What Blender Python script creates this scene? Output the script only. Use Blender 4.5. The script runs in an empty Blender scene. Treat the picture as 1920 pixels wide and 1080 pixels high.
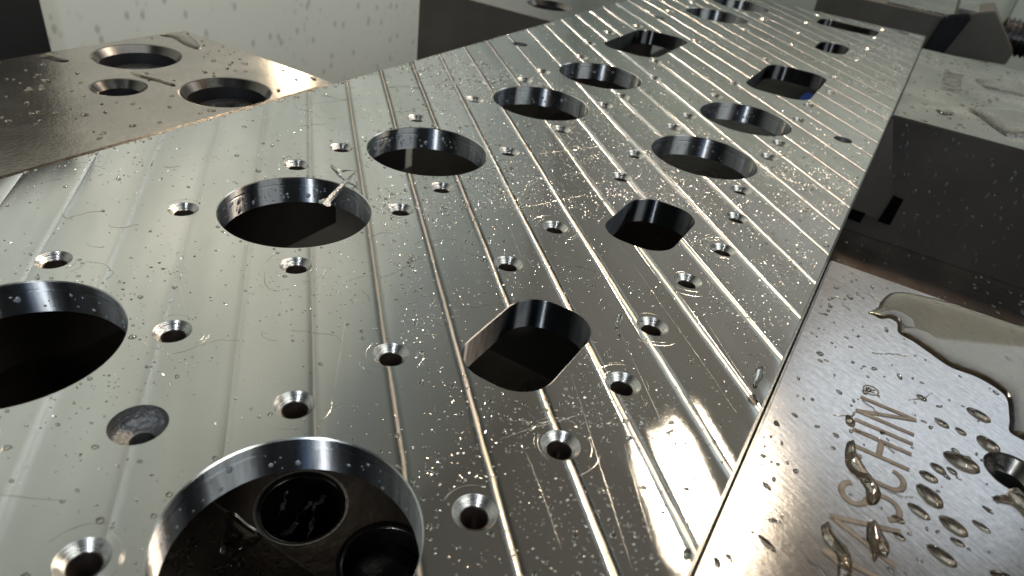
import bpy, bmesh, math, random
import numpy as np
from mathutils import Vector, Matrix
from mathutils.geometry import delaunay_2d_cdt
random.seed(7); rng = np.random.default_rng(11)
S = 0.07                       # metres per layout unit: the camera hangs one unit above the plate
sc = bpy.context.scene
COL = sc.collection
PI = math.pi

# ------------------------------------------------------------------ camera
p, r, th, f = 0.58464, 0.151748, 1.111155, 1296.56
cp, sp = math.cos(p), math.sin(p)
fwd = Vector((0, cp, -sp)); right = Vector((1, 0, 0)); up = right.cross(fwd)
c_, s_ = math.cos(r), math.sin(r)
r2 = c_*right + s_*up; u2 = -s_*right + c_*up
RZ = Matrix.Rotation(-th, 3, 'Z')
r2, u2, fw = RZ @ r2, RZ @ u2, RZ @ fwd
cd = bpy.data.cameras.new('camera'); cam = bpy.data.objects.new('camera', cd); COL.objects.link(cam)
m = Matrix((r2, u2, -fw)).transposed().to_4x4(); m.translation = Vector((0, 0, S)); cam.matrix_world = m
cd.sensor_width = 36; cd.lens = f/1920*36; cd.clip_start = 0.002; cd.clip_end = 50
cd.dof.use_dof = True; cd.dof.focus_distance = 1.95*S; cd.dof.aperture_fstop = 36.0
sc.camera = cam

# ------------------------------------------------------------------ world and lamps
w = bpy.data.worlds.new("World"); sc.world = w; w.use_nodes = True
w.node_tree.nodes['Background'].inputs[0].default_value = (0.75, 0.85, 0.9, 1)
w.node_tree.nodes['Background'].inputs[1].default_value = 0.03
sc.view_settings.view_transform = 'Standard'; sc.view_settings.look = 'None'
sc.view_settings.exposure = 0.0; sc.view_settings.gamma = 1
def area(name, loc, target, sx, sy, radiance, col, roll=0):
    l = bpy.data.lights.new(name, 'AREA'); l.shape = 'RECTANGLE'; l.size = sx*S; l.size_y = sy*S
    l.energy = radiance*math.pi*sx*sy*S*S; l.color = col
    o = bpy.data.objects.new(name, l); COL.objects.link(o); o.location = Vector(loc)*S
    d = Vector(target)-Vector(loc); o.rotation_euler = (d.to_track_quat('-Z', 'Y') @ Matrix.Rotation(roll, 3, 'Z').to_quaternion()).to_euler()
    o['kind'] = 'structure'
    return o
area('lamp_warm', (8.3, 0.50, 7.35), (1, .1, 0), 0.15, 1.5, 1050, (1, .80, .58), .6)
area('lamp_left', (4.47, 4.72, .98), (1.8, 2.4, 0), 0.22, 0.16, 75, (1, .76, .50))
area('fill_side', (1.5, -7.5, 7.5), (5, 6, -1.5), 6, 5, 4, (.96, 1, .97))  # added soft fill from high at the side, an unseen source
area('fill_wall', (6.0, 2.5, 3.4), (6.0, 7, 3.4), 13, 5.6, 1.3, (.97, 1, .985))  # added one-sided light that brightens the left wall and misses the plate
area('fill_back', (10.6, -1.5, 4.2), (12, -1.5, 4.2), 6, 3.6, 2.2, (1, 1, .98))  # added one-sided fill to brighten the back wall
area('lamp_window', (-6, -1.6, 4.2), (1.5, 1.2, -.3), .4, 6, 36, (.92, .97, 1))
area('lamp_window_side', (-5.6, -3.0, 4.0), (1.5, 1.2, -.3), 1.0, 6, .9, (.3, .55, 1))
area('lamp_panel', (13.5, -2.75, 6.8), (1.5, -.3, 0), 5.0, 5.2, 1.4, (.80, .90, 1))

# ------------------------------------------------------------------ material helpers
class NT:
    def __init__(s, name):
        s.m = bpy.data.materials.new(name); s.m.use_nodes = True
        s.t = s.m.node_tree; s.n = s.t.nodes; s.n.clear()
        s.out = s.n.new('ShaderNodeOutputMaterial')
    def node(s, typ, **kw):
        n = s.n.new(typ)
        for k, v in kw.items(): setattr(n, k, v)
        return n
    def link(s, a, b): s.t.links.new(a, b)
    def set(s, sock, v):
        if hasattr(v, 'is_linked') or hasattr(v, 'links'): s.link(v, sock)
        else: sock.default_value = v
    def math(s, op, a, b=None, c=None, clamp=False):
        n = s.node('ShaderNodeMath', operation=op, use_clamp=clamp)
        for i, v in enumerate((a, b, c)):
            if v is not None: s.set(n.inputs[i], v)
        return n.outputs[0]
    def coords(s, kind='Object', scale=(1, 1, 1), rot=0, loc=(0, 0, 0)):
        tc = s.node('ShaderNodeTexCoord')
        mp = s.node('ShaderNodeMapping'); s.link(tc.outputs[kind], mp.inputs[0])
        mp.inputs['Scale'].default_value = [x/S for x in scale]; mp.inputs['Location'].default_value = loc
        if rot:
            mp2 = s.node('ShaderNodeMapping'); s.link(tc.outputs[kind], mp2.inputs[0]); mp2.inputs['Rotation'].default_value = (0, 0, rot)
            s.link(mp2.outputs[0], mp.inputs[0])
        return mp.outputs[0]
    def noise(s, vec, scale, detail=3, rough=.5, dist=0):
        n = s.node('ShaderNodeTexNoise'); s.link(vec, n.inputs['Vector'])
        n.inputs['Scale'].default_value = scale; n.inputs['Detail'].default_value = detail
        n.inputs['Roughness'].default_value = rough; n.inputs['Distortion'].default_value = dist
        return n.outputs['Fac']
    def ramp(s, fac, a, b, lo=0, hi=1):
        n = s.node('ShaderNodeMapRange'); s.set(n.inputs[0], fac)
        for i, v in enumerate((a, b, lo, hi)): n.inputs[i+1].default_value = v
        return n.outputs[0]
    def mixc(s, fac, a, b):
        n = s.node('ShaderNodeMix', data_type='RGBA'); s.set(n.inputs[0], fac)
        s.set(n.inputs[6], a); s.set(n.inputs[7], b)
        return n.outputs[2]
    def bump(s, h, strength, dist, normal=None):
        n = s.node('ShaderNodeBump'); s.link(h, n.inputs['Height']); n.inputs['Strength'].default_value = strength
        n.inputs['Distance'].default_value = dist*S
        if normal is not None: s.link(normal, n.inputs['Normal'])
        return n.outputs[0]
    def principled(s, **kw):
        b = s.node('ShaderNodeBsdfPrincipled')
        for k, v in kw.items(): s.set(b.inputs[k.replace('_', ' ')], v)
        return b
    def done(s, sh): s.link(sh, s.out.inputs[0]); return s.m
def rgb(*c): return (*c, 1)

def simple(name, col, metallic=0, rough=.5, nscale=6, nvar=.25, bump=0, bscale=40, ior=1.5, stretch=(1, 1, 1)):
    t = NT(name); v = t.coords(scale=stretch)
    n = t.noise(v, nscale, 5, .6)
    a = rgb(*[x*(1-nvar) for x in col]); b = rgb(*[min(1, x*(1+nvar)) for x in col])
    cc = t.mixc(t.ramp(n, .3, .7), a, b)
    rr = t.ramp(t.noise(v, nscale*1.7, 3), .3, .7, rough*.8, min(1, rough*1.2))
    kw = dict(Base_Color=cc, Metallic=metallic, Roughness=rr, IOR=ior)
    if bump: kw['Normal'] = t.bump(t.noise(v, bscale, 4, .6), bump, .01)
    return t.done(t.principled(**kw).outputs[0])

def mat_plate():
    t = NT('milled_aluminium')
    tc = t.node('ShaderNodeTexCoord')
    sx = t.node('ShaderNodeSeparateXYZ'); t.link(tc.outputs['Object'], sx.inputs[0])
    U = t.math('MULTIPLY', sx.outputs[0], 1/S); V = t.math('MULTIPLY', sx.outputs[1], 1/S)
    across = t.math('SUBTRACT', U, V)               # constant along a feed line
    along = t.math('ADD', U, V)
    def vec(a, b, c=0.0):
        n = t.node('ShaderNodeCombineXYZ'); t.set(n.inputs[0], a); t.set(n.inputs[1], b); t.set(n.inputs[2], c); return n.outputs[0]
    uv = vec(U, V)
    wob = t.math('MULTIPLY', t.math('SUBTRACT', t.noise(vec(across, along), .8, 2), .5), .02)
    ph = t.math('DIVIDE', t.math('SUBTRACT', t.math('ADD', across, wob), 0.195), 0.2235)
    cell = t.math('FLOOR', ph); fr = t.math('SUBTRACT', ph, cell)      # 0..1 inside a pass
    wn = t.node('ShaderNodeTexWhiteNoise', noise_dimensions='1D'); t.link(cell, wn.inputs['W'])
    q = t.math('SUBTRACT', t.math('MULTIPLY', fr, 2), 1)               # -1..1
    qa = t.math('ABSOLUTE', q)
    q3 = t.math('MULTIPLY', q, t.math('POWER', qa, 14))
    pos = t.math('GREATER_THAN', q, 0)
    amp = t.math('ADD', t.math('MULTIPLY', pos, t.ramp(across, -.5, .6, .02, .20)), t.math('MULTIPLY', t.math('SUBTRACT', 1, pos), t.ramp(across, -.1, .6, .02, .30)))
    slope = t.math('ADD', t.math('MULTIPLY', q3, amp), t.math('MULTIPLY', t.math('MULTIPLY', q, t.math('MULTIPLY', qa, qa)), .035))
    slope = t.math('ADD', slope, t.math('MULTIPLY', t.math('SUBTRACT', wn.outputs['Value'], .5), .012))
    # fine streaks running with the feed
    st = t.noise(vec(t.math('MULTIPLY', across, 26), t.math('MULTIPLY', along, .35)), 1.0, 5, .65)
    slope = t.math('ADD', slope, t.math('MULTIPLY', t.math('SUBTRACT', st, .5), .022))
    st2 = t.noise(vec(t.math('MULTIPLY', across, 6), t.math('MULTIPLY', along, .5)), 1.0, 2, .5)
    slope = t.math('ADD', slope, t.math('MULTIPLY', t.math('SUBTRACT', st2, .5), .07))
    lump = t.noise(uv, 1.7, 2)
    slope = t.math('ADD', slope, t.math('MULTIPLY', t.math('SUBTRACT', lump, .5), .02))
    # cusp line between two passes
    edge = t.math('MINIMUM', fr, t.math('SUBTRACT', 1, fr))
    hw = t.ramp(t.noise(vec(t.math('MULTIPLY', along, 9), cell), 1, 3), .3, .7, .020, .044)
    cusp = t.math('SUBTRACT', 1, t.math('DIVIDE', edge, hw), clamp=True)
    cusp = t.math('MULTIPLY', cusp, t.ramp(t.noise(vec(t.math('MULTIPLY', along, 1.2), t.math('MULTIPLY', cell, 3.1)), 1, 2), .25, .6, .35, 1))
    cusp = t.math('MULTIPLY', cusp, t.ramp(across, -.1, .5, .12, 1))
    k = 1/math.sqrt(2)
    nrm = vec(t.math('MULTIPLY', slope, k), t.math('MULTIPLY', slope, -k), 1.0)
    vn = t.node('ShaderNodeVectorMath', operation='NORMALIZE'); t.link(nrm, vn.inputs[0])
    fine = t.noise(uv, 260, 2, .6)
    N = t.bump(fine, .012, .004, vn.outputs[0])
    tang = t.node('ShaderNodeCombineXYZ'); tang.inputs[0].default_value = k; tang.inputs[1].default_value = k
    smear = t.noise(uv, 3.2, 5, .6, .4)
    tone = t.math('ADD', t.math('MULTIPLY', wn.outputs['Value'], .35), t.math('ADD', t.math('MULTIPLY', st2, .9), t.math('MULTIPLY', smear, .35)))
    col = t.mixc(t.ramp(tone, .5, 1.05), rgb(.47, .495, .49), rgb(.68, .705, .70))
    a1 = t.node('ShaderNodeBsdfAnisotropic', distribution='GGX')
    t.link(col, a1.inputs['Color']); t.set(a1.inputs['Roughness'], t.ramp(smear, .3, .75, .38, .44)); a1.inputs['Anisotropy'].default_value = -.985
    t.link(N, a1.inputs['Normal']); t.link(tang.outputs[0], a1.inputs['Tangent'])
    a2 = t.node('ShaderNodeBsdfAnisotropic', distribution='BECKMANN')
    t.link(col, a2.inputs['Color']); t.set(a2.inputs['Roughness'], t.ramp(smear, .3, .75, .09, .13)); t.link(N, a2.inputs['Normal'])
    a4 = t.node('ShaderNodeBsdfAnisotropic', distribution='BECKMANN')
    a4.inputs['Color'].default_value = rgb(.62, .655, .67); a4.inputs['Roughness'].default_value = .60; t.link(N, a4.inputs['Normal'])
    mf = t.node('ShaderNodeMixShader'); mf.inputs[0].default_value = .065
    t.link(a2.outputs[0], mf.inputs[1]); t.link(a4.outputs[0], mf.inputs[2])
    band = t.math('MULTIPLY', t.ramp(qa, .80, .92, 0.0, .97), t.ramp(across, -.2, .55, .12, 1))
    mx = t.node('ShaderNodeMixShader'); t.link(band, mx.inputs[0])
    t.link(mf.outputs[0], mx.inputs[1]); t.link(a1.outputs[0], mx.inputs[2])
    a3 = t.node('ShaderNodeBsdfAnisotropic', distribution='GGX')
    wn2 = t.noise(vec(t.math('MULTIPLY', along, 3), t.math('MULTIPLY', cell, 7.3)), 1, 2)
    glint_col = t.mixc(t.ramp(wn2, .35, .65), rgb(1, .86, .86), rgb(1, .96, .74))  # gold to pink glint tint put into the cusp colour
    t.link(glint_col, a3.inputs['Color']); a3.inputs['Roughness'].default_value = .5
    mx2 = t.node('ShaderNodeMixShader'); t.link(cusp, mx2.inputs[0])
    t.link(mx.outputs[0], mx2.inputs[1]); t.link(a3.outputs[0], mx2.inputs[2])
    return t.done(mx2.outputs[0])

def mat_bore(name, col, rough, streak=1.0):
    t = NT(name); tc = t.node('ShaderNodeTexCoord')
    nm = t.node('ShaderNodeVectorMath', operation='MULTIPLY'); t.link(tc.outputs['Object'], nm.inputs[0]); nm.inputs[1].default_value = (1/S, 1/S, .12/S)
    st = t.noise(nm.outputs[0], 34*streak, 5, .7)
    nm2 = t.node('ShaderNodeVectorMath', operation='MULTIPLY'); t.link(tc.outputs['Object'], nm2.inputs[0]); nm2.inputs[1].default_value = (.3/S, .3/S, 1/S)
    hz = t.noise(nm2.outputs[0], 90, 3, .6)
    cc = t.mixc(t.ramp(st, .3, .7), rgb(*[x*.6 for x in col]), rgb(*col))
    b = t.node('ShaderNodeBsdfAnisotropic', distribution='GGX'); t.link(cc, b.inputs['Color']); b.inputs['Anisotropy'].default_value = -.8
    tg = t.node('ShaderNodeCombineXYZ'); tg.inputs[2].default_value = 1; t.link(tg.outputs[0], b.inputs['Tangent'])
    t.set(b.inputs['Roughness'], t.ramp(st, .3, .7, rough*.8, rough*1.3)); t.set(b.inputs['Normal'],t.bump(t.math('ADD', t.math('MULTIPLY', st, .6), t.math('MULTIPLY', hz, .4)), .06, .006))
    return t.done(b.outputs[0])

def mat_cone():
    t = NT('turned_countersink'); tc = t.node('ShaderNodeTexCoord')
    sx = t.node('ShaderNodeSeparateXYZ'); t.link(tc.outputs['Object'], sx.inputs[0])
    z = t.math('MULTIPLY', sx.outputs[2], 1/S)
    cb = t.node('ShaderNodeCombineXYZ'); t.link(z, cb.inputs[2])
    rings = t.noise(cb.outputs[0], 420, 3, .7)
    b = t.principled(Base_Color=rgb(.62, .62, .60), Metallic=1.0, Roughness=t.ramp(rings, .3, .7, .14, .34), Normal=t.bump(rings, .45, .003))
    return t.done(b.outputs[0])

def mat_jaw(name, col, rough, grain=(60, 6, 1), rot=.5, bstr=.35, mottled=.25, beck=False, gstr=.55):
    t = NT(name); v = t.coords(scale=(1, 1, 1), rot=0)
    g = t.coords(scale=(grain[0]/10, grain[1]/10, 1), rot=rot)
    gr = t.noise(g, 22, 5, .7); mo = t.noise(v, 2.3, 4, .6, .5); mi = t.noise(v, 70, 3, .6)
    cc = t.mixc(t.ramp(mo, .3, .7), rgb(*[x*(1-mottled) for x in col]), rgb(*[min(1, x*(1+mottled*.6)) for x in col]))
    cc = t.mixc(t.ramp(t.math('ADD', t.math('MULTIPLY', gr, .6), t.math('MULTIPLY', mi, .4)), .38, .66, 0, gstr), cc, rgb(*[x*.55 for x in col]))
    rr = t.ramp(t.math('ADD', t.math('MULTIPLY', mo, .6), t.math('MULTIPLY', mi, .4)), .35, .65, rough*(.93 if beck else .8), rough*(1.07 if beck else 1.2))
    N = t.bump(t.math('ADD', t.math('MULTIPLY', gr, .7), t.math('MULTIPLY', mi, .5)), bstr, .006)
    if beck:
        g_ = t.node('ShaderNodeBsdfAnisotropic', distribution='BECKMANN'); t.link(cc, g_.inputs['Color']); t.link(rr, g_.inputs['Roughness']); t.link(N, g_.inputs['Normal'])
        h_ = t.node('ShaderNodeBsdfAnisotropic', distribution='BECKMANN'); t.link(cc, h_.inputs['Color']); h_.inputs['Roughness'].default_value = .52; t.link(N, h_.inputs['Normal'])
        x_ = t.node('ShaderNodeMixShader'); x_.inputs[0].default_value = .10; t.link(g_.outputs[0], x_.inputs[1]); t.link(h_.outputs[0], x_.inputs[2])
        return t.done(x_.outputs[0])
    return t.done(t.principled(Base_Color=cc, Metallic=1.0, Roughness=rr, Normal=N).outputs[0])

def mat_wall():
    t = NT('painted_wall'); v = t.coords(kind='Object', scale=(1, 1, .6))
    sxz = t.node('ShaderNodeSeparateXYZ'); t.link(v, sxz.inputs[0]); cxz = t.node('ShaderNodeCombineXYZ'); t.link(sxz.outputs[0], cxz.inputs[0]); t.link(sxz.outputs[2], cxz.inputs[1])
    vo = t.node('ShaderNodeTexVoronoi', voronoi_dimensions='2D'); t.link(cxz.outputs[0], vo.inputs['Vector']); vo.inputs['Scale'].default_value = 4.6
    sp = t.ramp(vo.outputs['Distance'], .07, .15, 1, 0)
    sc_ = t.node('ShaderNodeSeparateColor'); t.link(vo.outputs['Color'], sc_.inputs[0])
    gate = t.math('GREATER_THAN', sc_.outputs[0], .35)
    sp = t.math('MULTIPLY', sp, gate, clamp=True)
    vo2 = t.node('ShaderNodeTexVoronoi', voronoi_dimensions='2D'); t.link(cxz.outputs[0], vo2.inputs['Vector']); vo2.inputs['Scale'].default_value = 7.5
    sp2 = t.math('MULTIPLY', t.ramp(vo2.outputs['Distance'], .05, .2, .7, 0), t.ramp(t.noise(v, 2, 2), .45, .6, 0, 1))
    sp = t.math('MAXIMUM', sp, sp2)
    mo = t.noise(v, .7, 4)
    base = t.mixc(mo, rgb(.415, .44, .415), rgb(.49, .515, .485))
    cc = t.mixc(t.math('MULTIPLY', sp, .45), base, rgb(.13, .15, .14))
    return t.done(t.principled(Base_Color=cc, Roughness=.45).outputs[0])

def mat_water(name, col=(1, 1, 1), rough=0.02, ior=1.38):
    t = NT(name)
    b = t.principled(Base_Color=rgb(*col), Roughness=rough, IOR=ior, Transmission_Weight=1.0)
    return t.done(b.outputs[0])

M_plate = mat_plate()
M_side = simple('sawn_aluminium', (.55, .56, .54), 1, .32, 5, .15, .3, 60)
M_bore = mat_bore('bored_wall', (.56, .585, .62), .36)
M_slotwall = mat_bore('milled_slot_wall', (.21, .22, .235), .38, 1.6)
M_cone = mat_cone()
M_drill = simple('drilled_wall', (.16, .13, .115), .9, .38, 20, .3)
M_chamfer = simple('broken_edge', (.75, .76, .74), 1, .22, 20, .2)
M_oldhole = simple('dull_blasted_hole', (.22, .225, .23), .8, .42, 20, .12, .6, 90)
M_jawtop = mat_jaw('ground_jaw_top', (.46, .465, .47), .20, bstr=.05, beck=True, gstr=.75, mottled=.15)
M_jawL = mat_jaw('wet_jaw_top', (.40, .375, .34), .19, grain=(20, 8, 1), bstr=.12, mottled=.3)
M_jawfar = mat_jaw('damp_far_jaw_top', (.50, .50, .47), .25, bstr=.15)
M_jawside = simple('dark_ground_side', (.085, .076, .064), .25, .42, 2, .25, .1, 25)
M_jawblue = simple('blued_side', (.052, .047, .044), .2, .42, 1.5, .3, .08, 25)
M_insert = simple('jaw_insert_steel', (.085, .080, .070), .3, .45, 2, .2, .1, 25)
M_body = simple('vise_body_steel', (.13, .105, .088), .8, .30, 3, .35, .25, 18)
M_recess_shade = simple('recess_shade', (.003, .003, .003), 0, 1, 4, .1, ior=1.02)  # flat black painted as the dark inside the notches
M_black = simple('bore_shade', (.012, .012, .014), 0, .5, 4, .3)  # black colour stands for the shade deep inside holes
M_oxide = simple('black_oxide_screw', (.055, .055, .06), .8, .28, 8, .35, .2, 50)
M_rim = mat_jaw('turned_counterbore', (.21, .20, .185), .25, bstr=.1)
M_wall = mat_wall()
M_darkwall = simple('dark_enclosure_panel', (.25, .262, .26), 0, .5, .5, .2)
M_greywall = simple('grey_enclosure_panel', (.33, .37, .33), 0, .5, .5, .12)
M_blackwall = simple('black_cover', (.012, .012, .013), 0, .5, 1, .3, ior=1.3)
M_table = simple('machine_table', (.010, .010, .011), 0, .6, 1, .4, ior=1.25)
M_water = mat_water('coolant', (.93, .90, .82))
M_drop = mat_water('shade_tinted_drop', (.74, .65, .52))  # brown tint stands for dark surroundings refracted in the drops
M_spatter = simple('milky_spatter', (.24, .27, .30), 0, .12, 30, .3)
M_facedrop = simple('grey_drop', (.10, .11, .11), 0, .10, 30, .3)
M_amber = mat_water('amber_coolant', (.54, .46, .33), .03)
M_fines = simple('metal_fines', (.95, .88, .80), 1, .22, 30, .2)
M_swarf = simple('swarf', (.62, .64, .65), 1, .3, 40, .3, .6, 120)
M_etch = simple('laser_etching', (.06, .055, .05), .3, .5, 30, .3)
M_etchlight = simple('laser_etching_inner', (.095, .088, .08), .5, .5, 30, .25)
M_rubber = simple('glossy_black_strap', (.012, .013, .015), 0, .22, 4, .3)
M_blue = simple('blue_anodised', (.01, .04, .22), .4, .3, 4, .2)

# ------------------------------------------------------------------ object helpers
def link(o, parent=None):
    COL.objects.link(o)
    if parent is not None: o.parent = parent
    return o
def mesh_obj(name, verts, faces, mat, parent=None, smooth=False, loc=(0, 0, 0)):
    me = bpy.data.meshes.new(name)
    me.from_pydata([(a*S, b*S, c*S) for a, b, c in verts], [], faces); me.update()
    mats = mat if isinstance(mat, list) else [mat]
    for q in mats: me.materials.append(q)
    if smooth: me.polygons.foreach_set('use_smooth', [True]*len(me.polygons))
    o = bpy.data.objects.new(name, me); o.location = Vector(loc)*S
    return link(o, parent)
def bm_obj(name, bm, mat, parent=None, smooth=False, loc=(0, 0, 0)):
    bmesh.ops.scale(bm, vec=(S, S, S), verts=bm.verts)
    me = bpy.data.meshes.new(name); bm.to_mesh(me); bm.free()
    for q in (mat if isinstance(mat, list) else [mat]): me.materials.append(q)
    if smooth: me.polygons.foreach_set('use_smooth', [True]*len(me.polygons))
    o = bpy.data.objects.new(name, me); o.location = Vector(loc)*S
    return link(o, parent)
def empty(name, loc, label, cat, group=None):
    o = bpy.data.objects.new(name, None); o.location = Vector(loc)*S; o.empty_display_size = .01
    o['label'] = label; o['category'] = cat
    if group: o['group'] = group
    return link(o)
def tag(o, label, cat, group=None):
    o['label'] = label; o['category'] = cat
    if group: o['group'] = group
    return o
def box_bm(x0, x1, y0, y1, z0, z1, bev=.008, bm=None):
    bm = bm or bmesh.new()
    g = bmesh.ops.create_cube(bm, size=1)
    for v in g['verts']:
        v.co = Vector(((x0+x1)/2+v.co.x*(x1-x0), (y0+y1)/2+v.co.y*(y1-y0), (z0+z1)/2+v.co.z*(z1-z0)))
    if bev:
        bmesh.ops.bevel(bm, geom=list({e for v in g['verts'] for e in v.link_edges}), offset=bev, segments=2, affect='EDGES', profile=.5)
    return bm
def prism_bm(pts, axis, a0, a1, bev=0):
    """polygon pts (2D) extruded along axis from a0 to a1"""
    bm = bmesh.new()
    def co(q, a):
        return {'x': (a, q[0], q[1]), 'y': (q[0], a, q[1]), 'z': (q[0], q[1], a)}[axis]
    A = [bm.verts.new(co(q, a0)) for q in pts]; B = [bm.verts.new(co(q, a1)) for q in pts]
    bm.faces.new(A); bm.faces.new(B[::-1]); n = len(pts)
    for i in range(n): bm.faces.new((A[i], B[i], B[(i+1) % n], A[(i+1) % n]))
    bmesh.ops.recalc_face_normals(bm, faces=bm.faces)
    if bev: bmesh.ops.bevel(bm, geom=list(bm.edges), offset=bev, segments=2, affect='EDGES')
    return bm
def lathe(name, prof, mat, parent=None, n=64, loc=(0, 0, 0), smooth=True, sharp=None):
    """prof: list of (r, z); last r may be 0"""
    vs, fs = [], []
    for (rr, z) in prof:
        for i in range(n):
            a = 2*PI*i/n; vs.append((rr*math.cos(a), rr*math.sin(a), z))
    for j in range(len(prof)-1):
        for i in range(n):
            k = (i+1) % n; fs.append((j*n+i, j*n+k, (j+1)*n+k, (j+1)*n+i))
    if prof[-1][0] < 1e-4:
        pass
    o = mesh_obj(name, vs, fs, mat, parent, smooth, loc)
    return o
def circle(cx, cy, rad, n): return [(cx+rad*math.cos(2*PI*i/n), cy+rad*math.sin(2*PI*i/n)) for i in range(n)]
def rrect(cx, cy, w_, h_, rad, n=10, rot=0):
    pts = []
    for (sx, sy, a0) in ((1, 1, 0), (-1, 1, PI/2), (-1, -1, PI), (1, -1, 3*PI/2)):
        for i in range(n+1):
            a = a0+PI/2*i/n
            pts.append((sx*(w_/2-rad)+rad*math.cos(a), sy*(h_/2-rad)+rad*math.sin(a)))
    c, s = math.cos(rot), math.sin(rot)
    return [(cx+x*c-y*s, cy+x*s+y*c) for x, y in pts]
def fill(outer, holes, z, name, mat, parent=None, flip=False):
    co, ed = [], []
    for loop in [outer]+holes:
        b = len(co); n = len(loop); co += [Vector(q) for q in loop]; ed += [(b+i, b+(i+1) % n) for i in range(n)]
    vs, _, fs, *_ = delaunay_2d_cdt(co, ed, [], 1, 1e-6)
    def inside(pt, poly):
        c = False; n = len(poly); x, y = pt
        for i in range(n):
            x1, y1 = poly[i]; x2, y2 = poly[(i+1) % n]
            if (y1 > y) != (y2 > y) and x < (x2-x1)*(y-y1)/(y2-y1)+x1: c = not c
        return c
    bbs = [(min(q[0] for q in h), max(q[0] for q in h), min(q[1] for q in h), max(q[1] for q in h)) for h in holes]
    keep = []
    for fc in fs:
        cx = sum(vs[i][0] for i in fc)/3; cy = sum(vs[i][1] for i in fc)/3
        if any(b[0] < cx < b[1] and b[2] < cy < b[3] and inside((cx, cy), h) for h, b in zip(holes, bbs)): continue
        if not inside((cx, cy), outer): continue
        keep.append(tuple(fc[::-1]) if flip else tuple(fc))
    return [(v[0], v[1], z) for v in vs], keep

# ------------------------------------------------------------------ the plate
T = 0.086; PV0, PV1, PU0, PU1 = -0.008, 2.058, -0.9, 6.86
plate = empty('machined_plate', (2.5, 1, -T), 'large milled aluminium plate full of bores and countersunk holes, wet and striped by feed lines', 'metal plate')
plate.location = (0, 0, 0)
BORES = [(.488, 1.362, .213), (1.276, 1.362, .213), (1.909, 1.362, .213), (2.71, 1.338, .213), (3.342, 1.338, .213),
         (2.70, .573, .213), (3.336, .573, .213), (.488, .571, .213), (5.62, 1.41, .235), (6.32, 1.41, .235)]
SLOTS = [(1.188, .522, .356, .221, .09), (1.982, .522, .352, .224, .088), (4.228, .566, .69, .345, .11), (4.247, 1.438, .69, .345, .11),
         (5.46, .52, .36, .2, .09), (6.43, .56, .33, .46, .09)]
CSK = [(.705, 1.576), (.705, 1.148), (.275, 1.148), (.275, 1.576), (.705, .785), (.275, .785), (.706, .355), (.275, .357),
       (1.065, 1.577), (1.491, 1.579), (1.489, 1.148), (1.065, 1.148), (1.70, 1.579), (2.128, 1.579), (2.124, 1.151), (1.70, 1.149),
       (.945, .739), (1.451, .741), (1.732, .743), (.942, .308), (1.195, .281), (1.449, .309), (1.727, .309), (1.984, .281), (2.242, .309),
       (2.483, .362), (2.243, .743), (2.487, .788), (2.921, .36), (3.13, .36), (2.92, .787), (3.126, .787),
       (2.5, 1.555), (2.932, 1.555), (2.492, 1.122), (2.926, 1.124), (3.13, 1.565), (3.557, 1.557), (3.122, 1.122), (3.56, 1.126),
       (3.879, 1.661), (4.25, 1.70), (4.62, 1.659), (3.882, 1.243), (4.615, 1.247), (3.879, .785), (4.614, .787), (3.553, .787), (3.553, .36),
       (5.232, .754), (5.682, .798), (6.2, .842), (6.664, .843), (4.232, .321), (3.86, .37), (4.604, .362), (5.235, .323), (5.742, .32), (6.24, .329), (6.664, .318),
       (5.35, 1.12), (5.9, 1.12), (5.35, 1.70), (5.9, 1.70)]
DOWEL = [(3.471, 1.898, .042), (5.031, 1.66, .042), (3.443, .141, .042), (6.77, .16, .042)]
RC = .0405; CH = .0025
loops = [circle(x, y, q+CH, 80) for x, y, q in BORES] + [rrect(x, y, a+2*CH, b+2*CH, c+CH) for x, y, a, b, c in SLOTS]
loops += [circle(x, y, RC, 32) for x, y in CSK] + [circle(x, y, q, 28) for x, y, q in DOWEL] + [circle(.494, .964, .052, 36)]
EC = .007
outer = [(PU0+EC, PV0+EC), (PU1-EC, PV0+EC), (PU1-EC, PV1-EC), (PU0+EC, PV1-EC)]
tv, tf = fill(outer, loops, 0, 'top', None)
top = mesh_obj('top_face', tv, tf, M_plate, plate)
lo2 = [circle(x, y, q, 60) for x, y, q in BORES] + [rrect(x, y, a, b, c) for x, y, a, b, c in SLOTS]
lo2 += [circle(x, y, .024, 16) for x, y in CSK] + [circle(x, y, q, 16) for x, y, q in DOWEL] + [circle(.494, .964, .02, 20)]
bv, bf = fill([(PU0, PV0), (PU1, PV0), (PU1, PV1), (PU0, PV1)], lo2, -T, 'bottom', None, True)
mesh_obj('bottom_face', bv, bf, M_side, plate)
def ring(o, z): return [(x, y, z) for x, y in o]
o2 = [(PU0, PV0), (PU1, PV0), (PU1, PV1), (PU0, PV1)]
vs = ring(outer, 0)+ring(o2, -EC)+ring(o2, -T)
mesh_obj('side_face', vs, [(4+i, 8+i, 8+(i+1) % 4, 4+(i+1) % 4) for i in range(4)], M_side, plate)
mesh_obj('edge_chamfer', vs[:8], [(i, 4+i, 4+(i+1) % 4, (i+1) % 4) for i in range(4)], M_chamfer, plate)
def wall_part(name, top_l, mid_l, prof_z, mat, cx, cy, parent=plate):
    """stack of loops going down"""
    vs, fs = [], []; n = len(top_l[0]) if isinstance(top_l[0], list) else None
    L = top_l; n = len(L[0][0])
    for pts, z in L: vs += [(x-cx, y-cy, z) for x, y in pts]
    for j in range(len(L)-1):
        for i in range(n):
            k = (i+1) % n; fs.append((j*n+i, j*n+k, (j+1)*n+k, (j+1)*n+i))
    me = mesh_obj(name, vs, fs, mat, parent, True, (cx, cy, 0))
    for i, pl in enumerate(me.data.polygons):
        if i < n and len(me.data.materials) > 1: pl.material_index = 1
    return me
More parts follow.
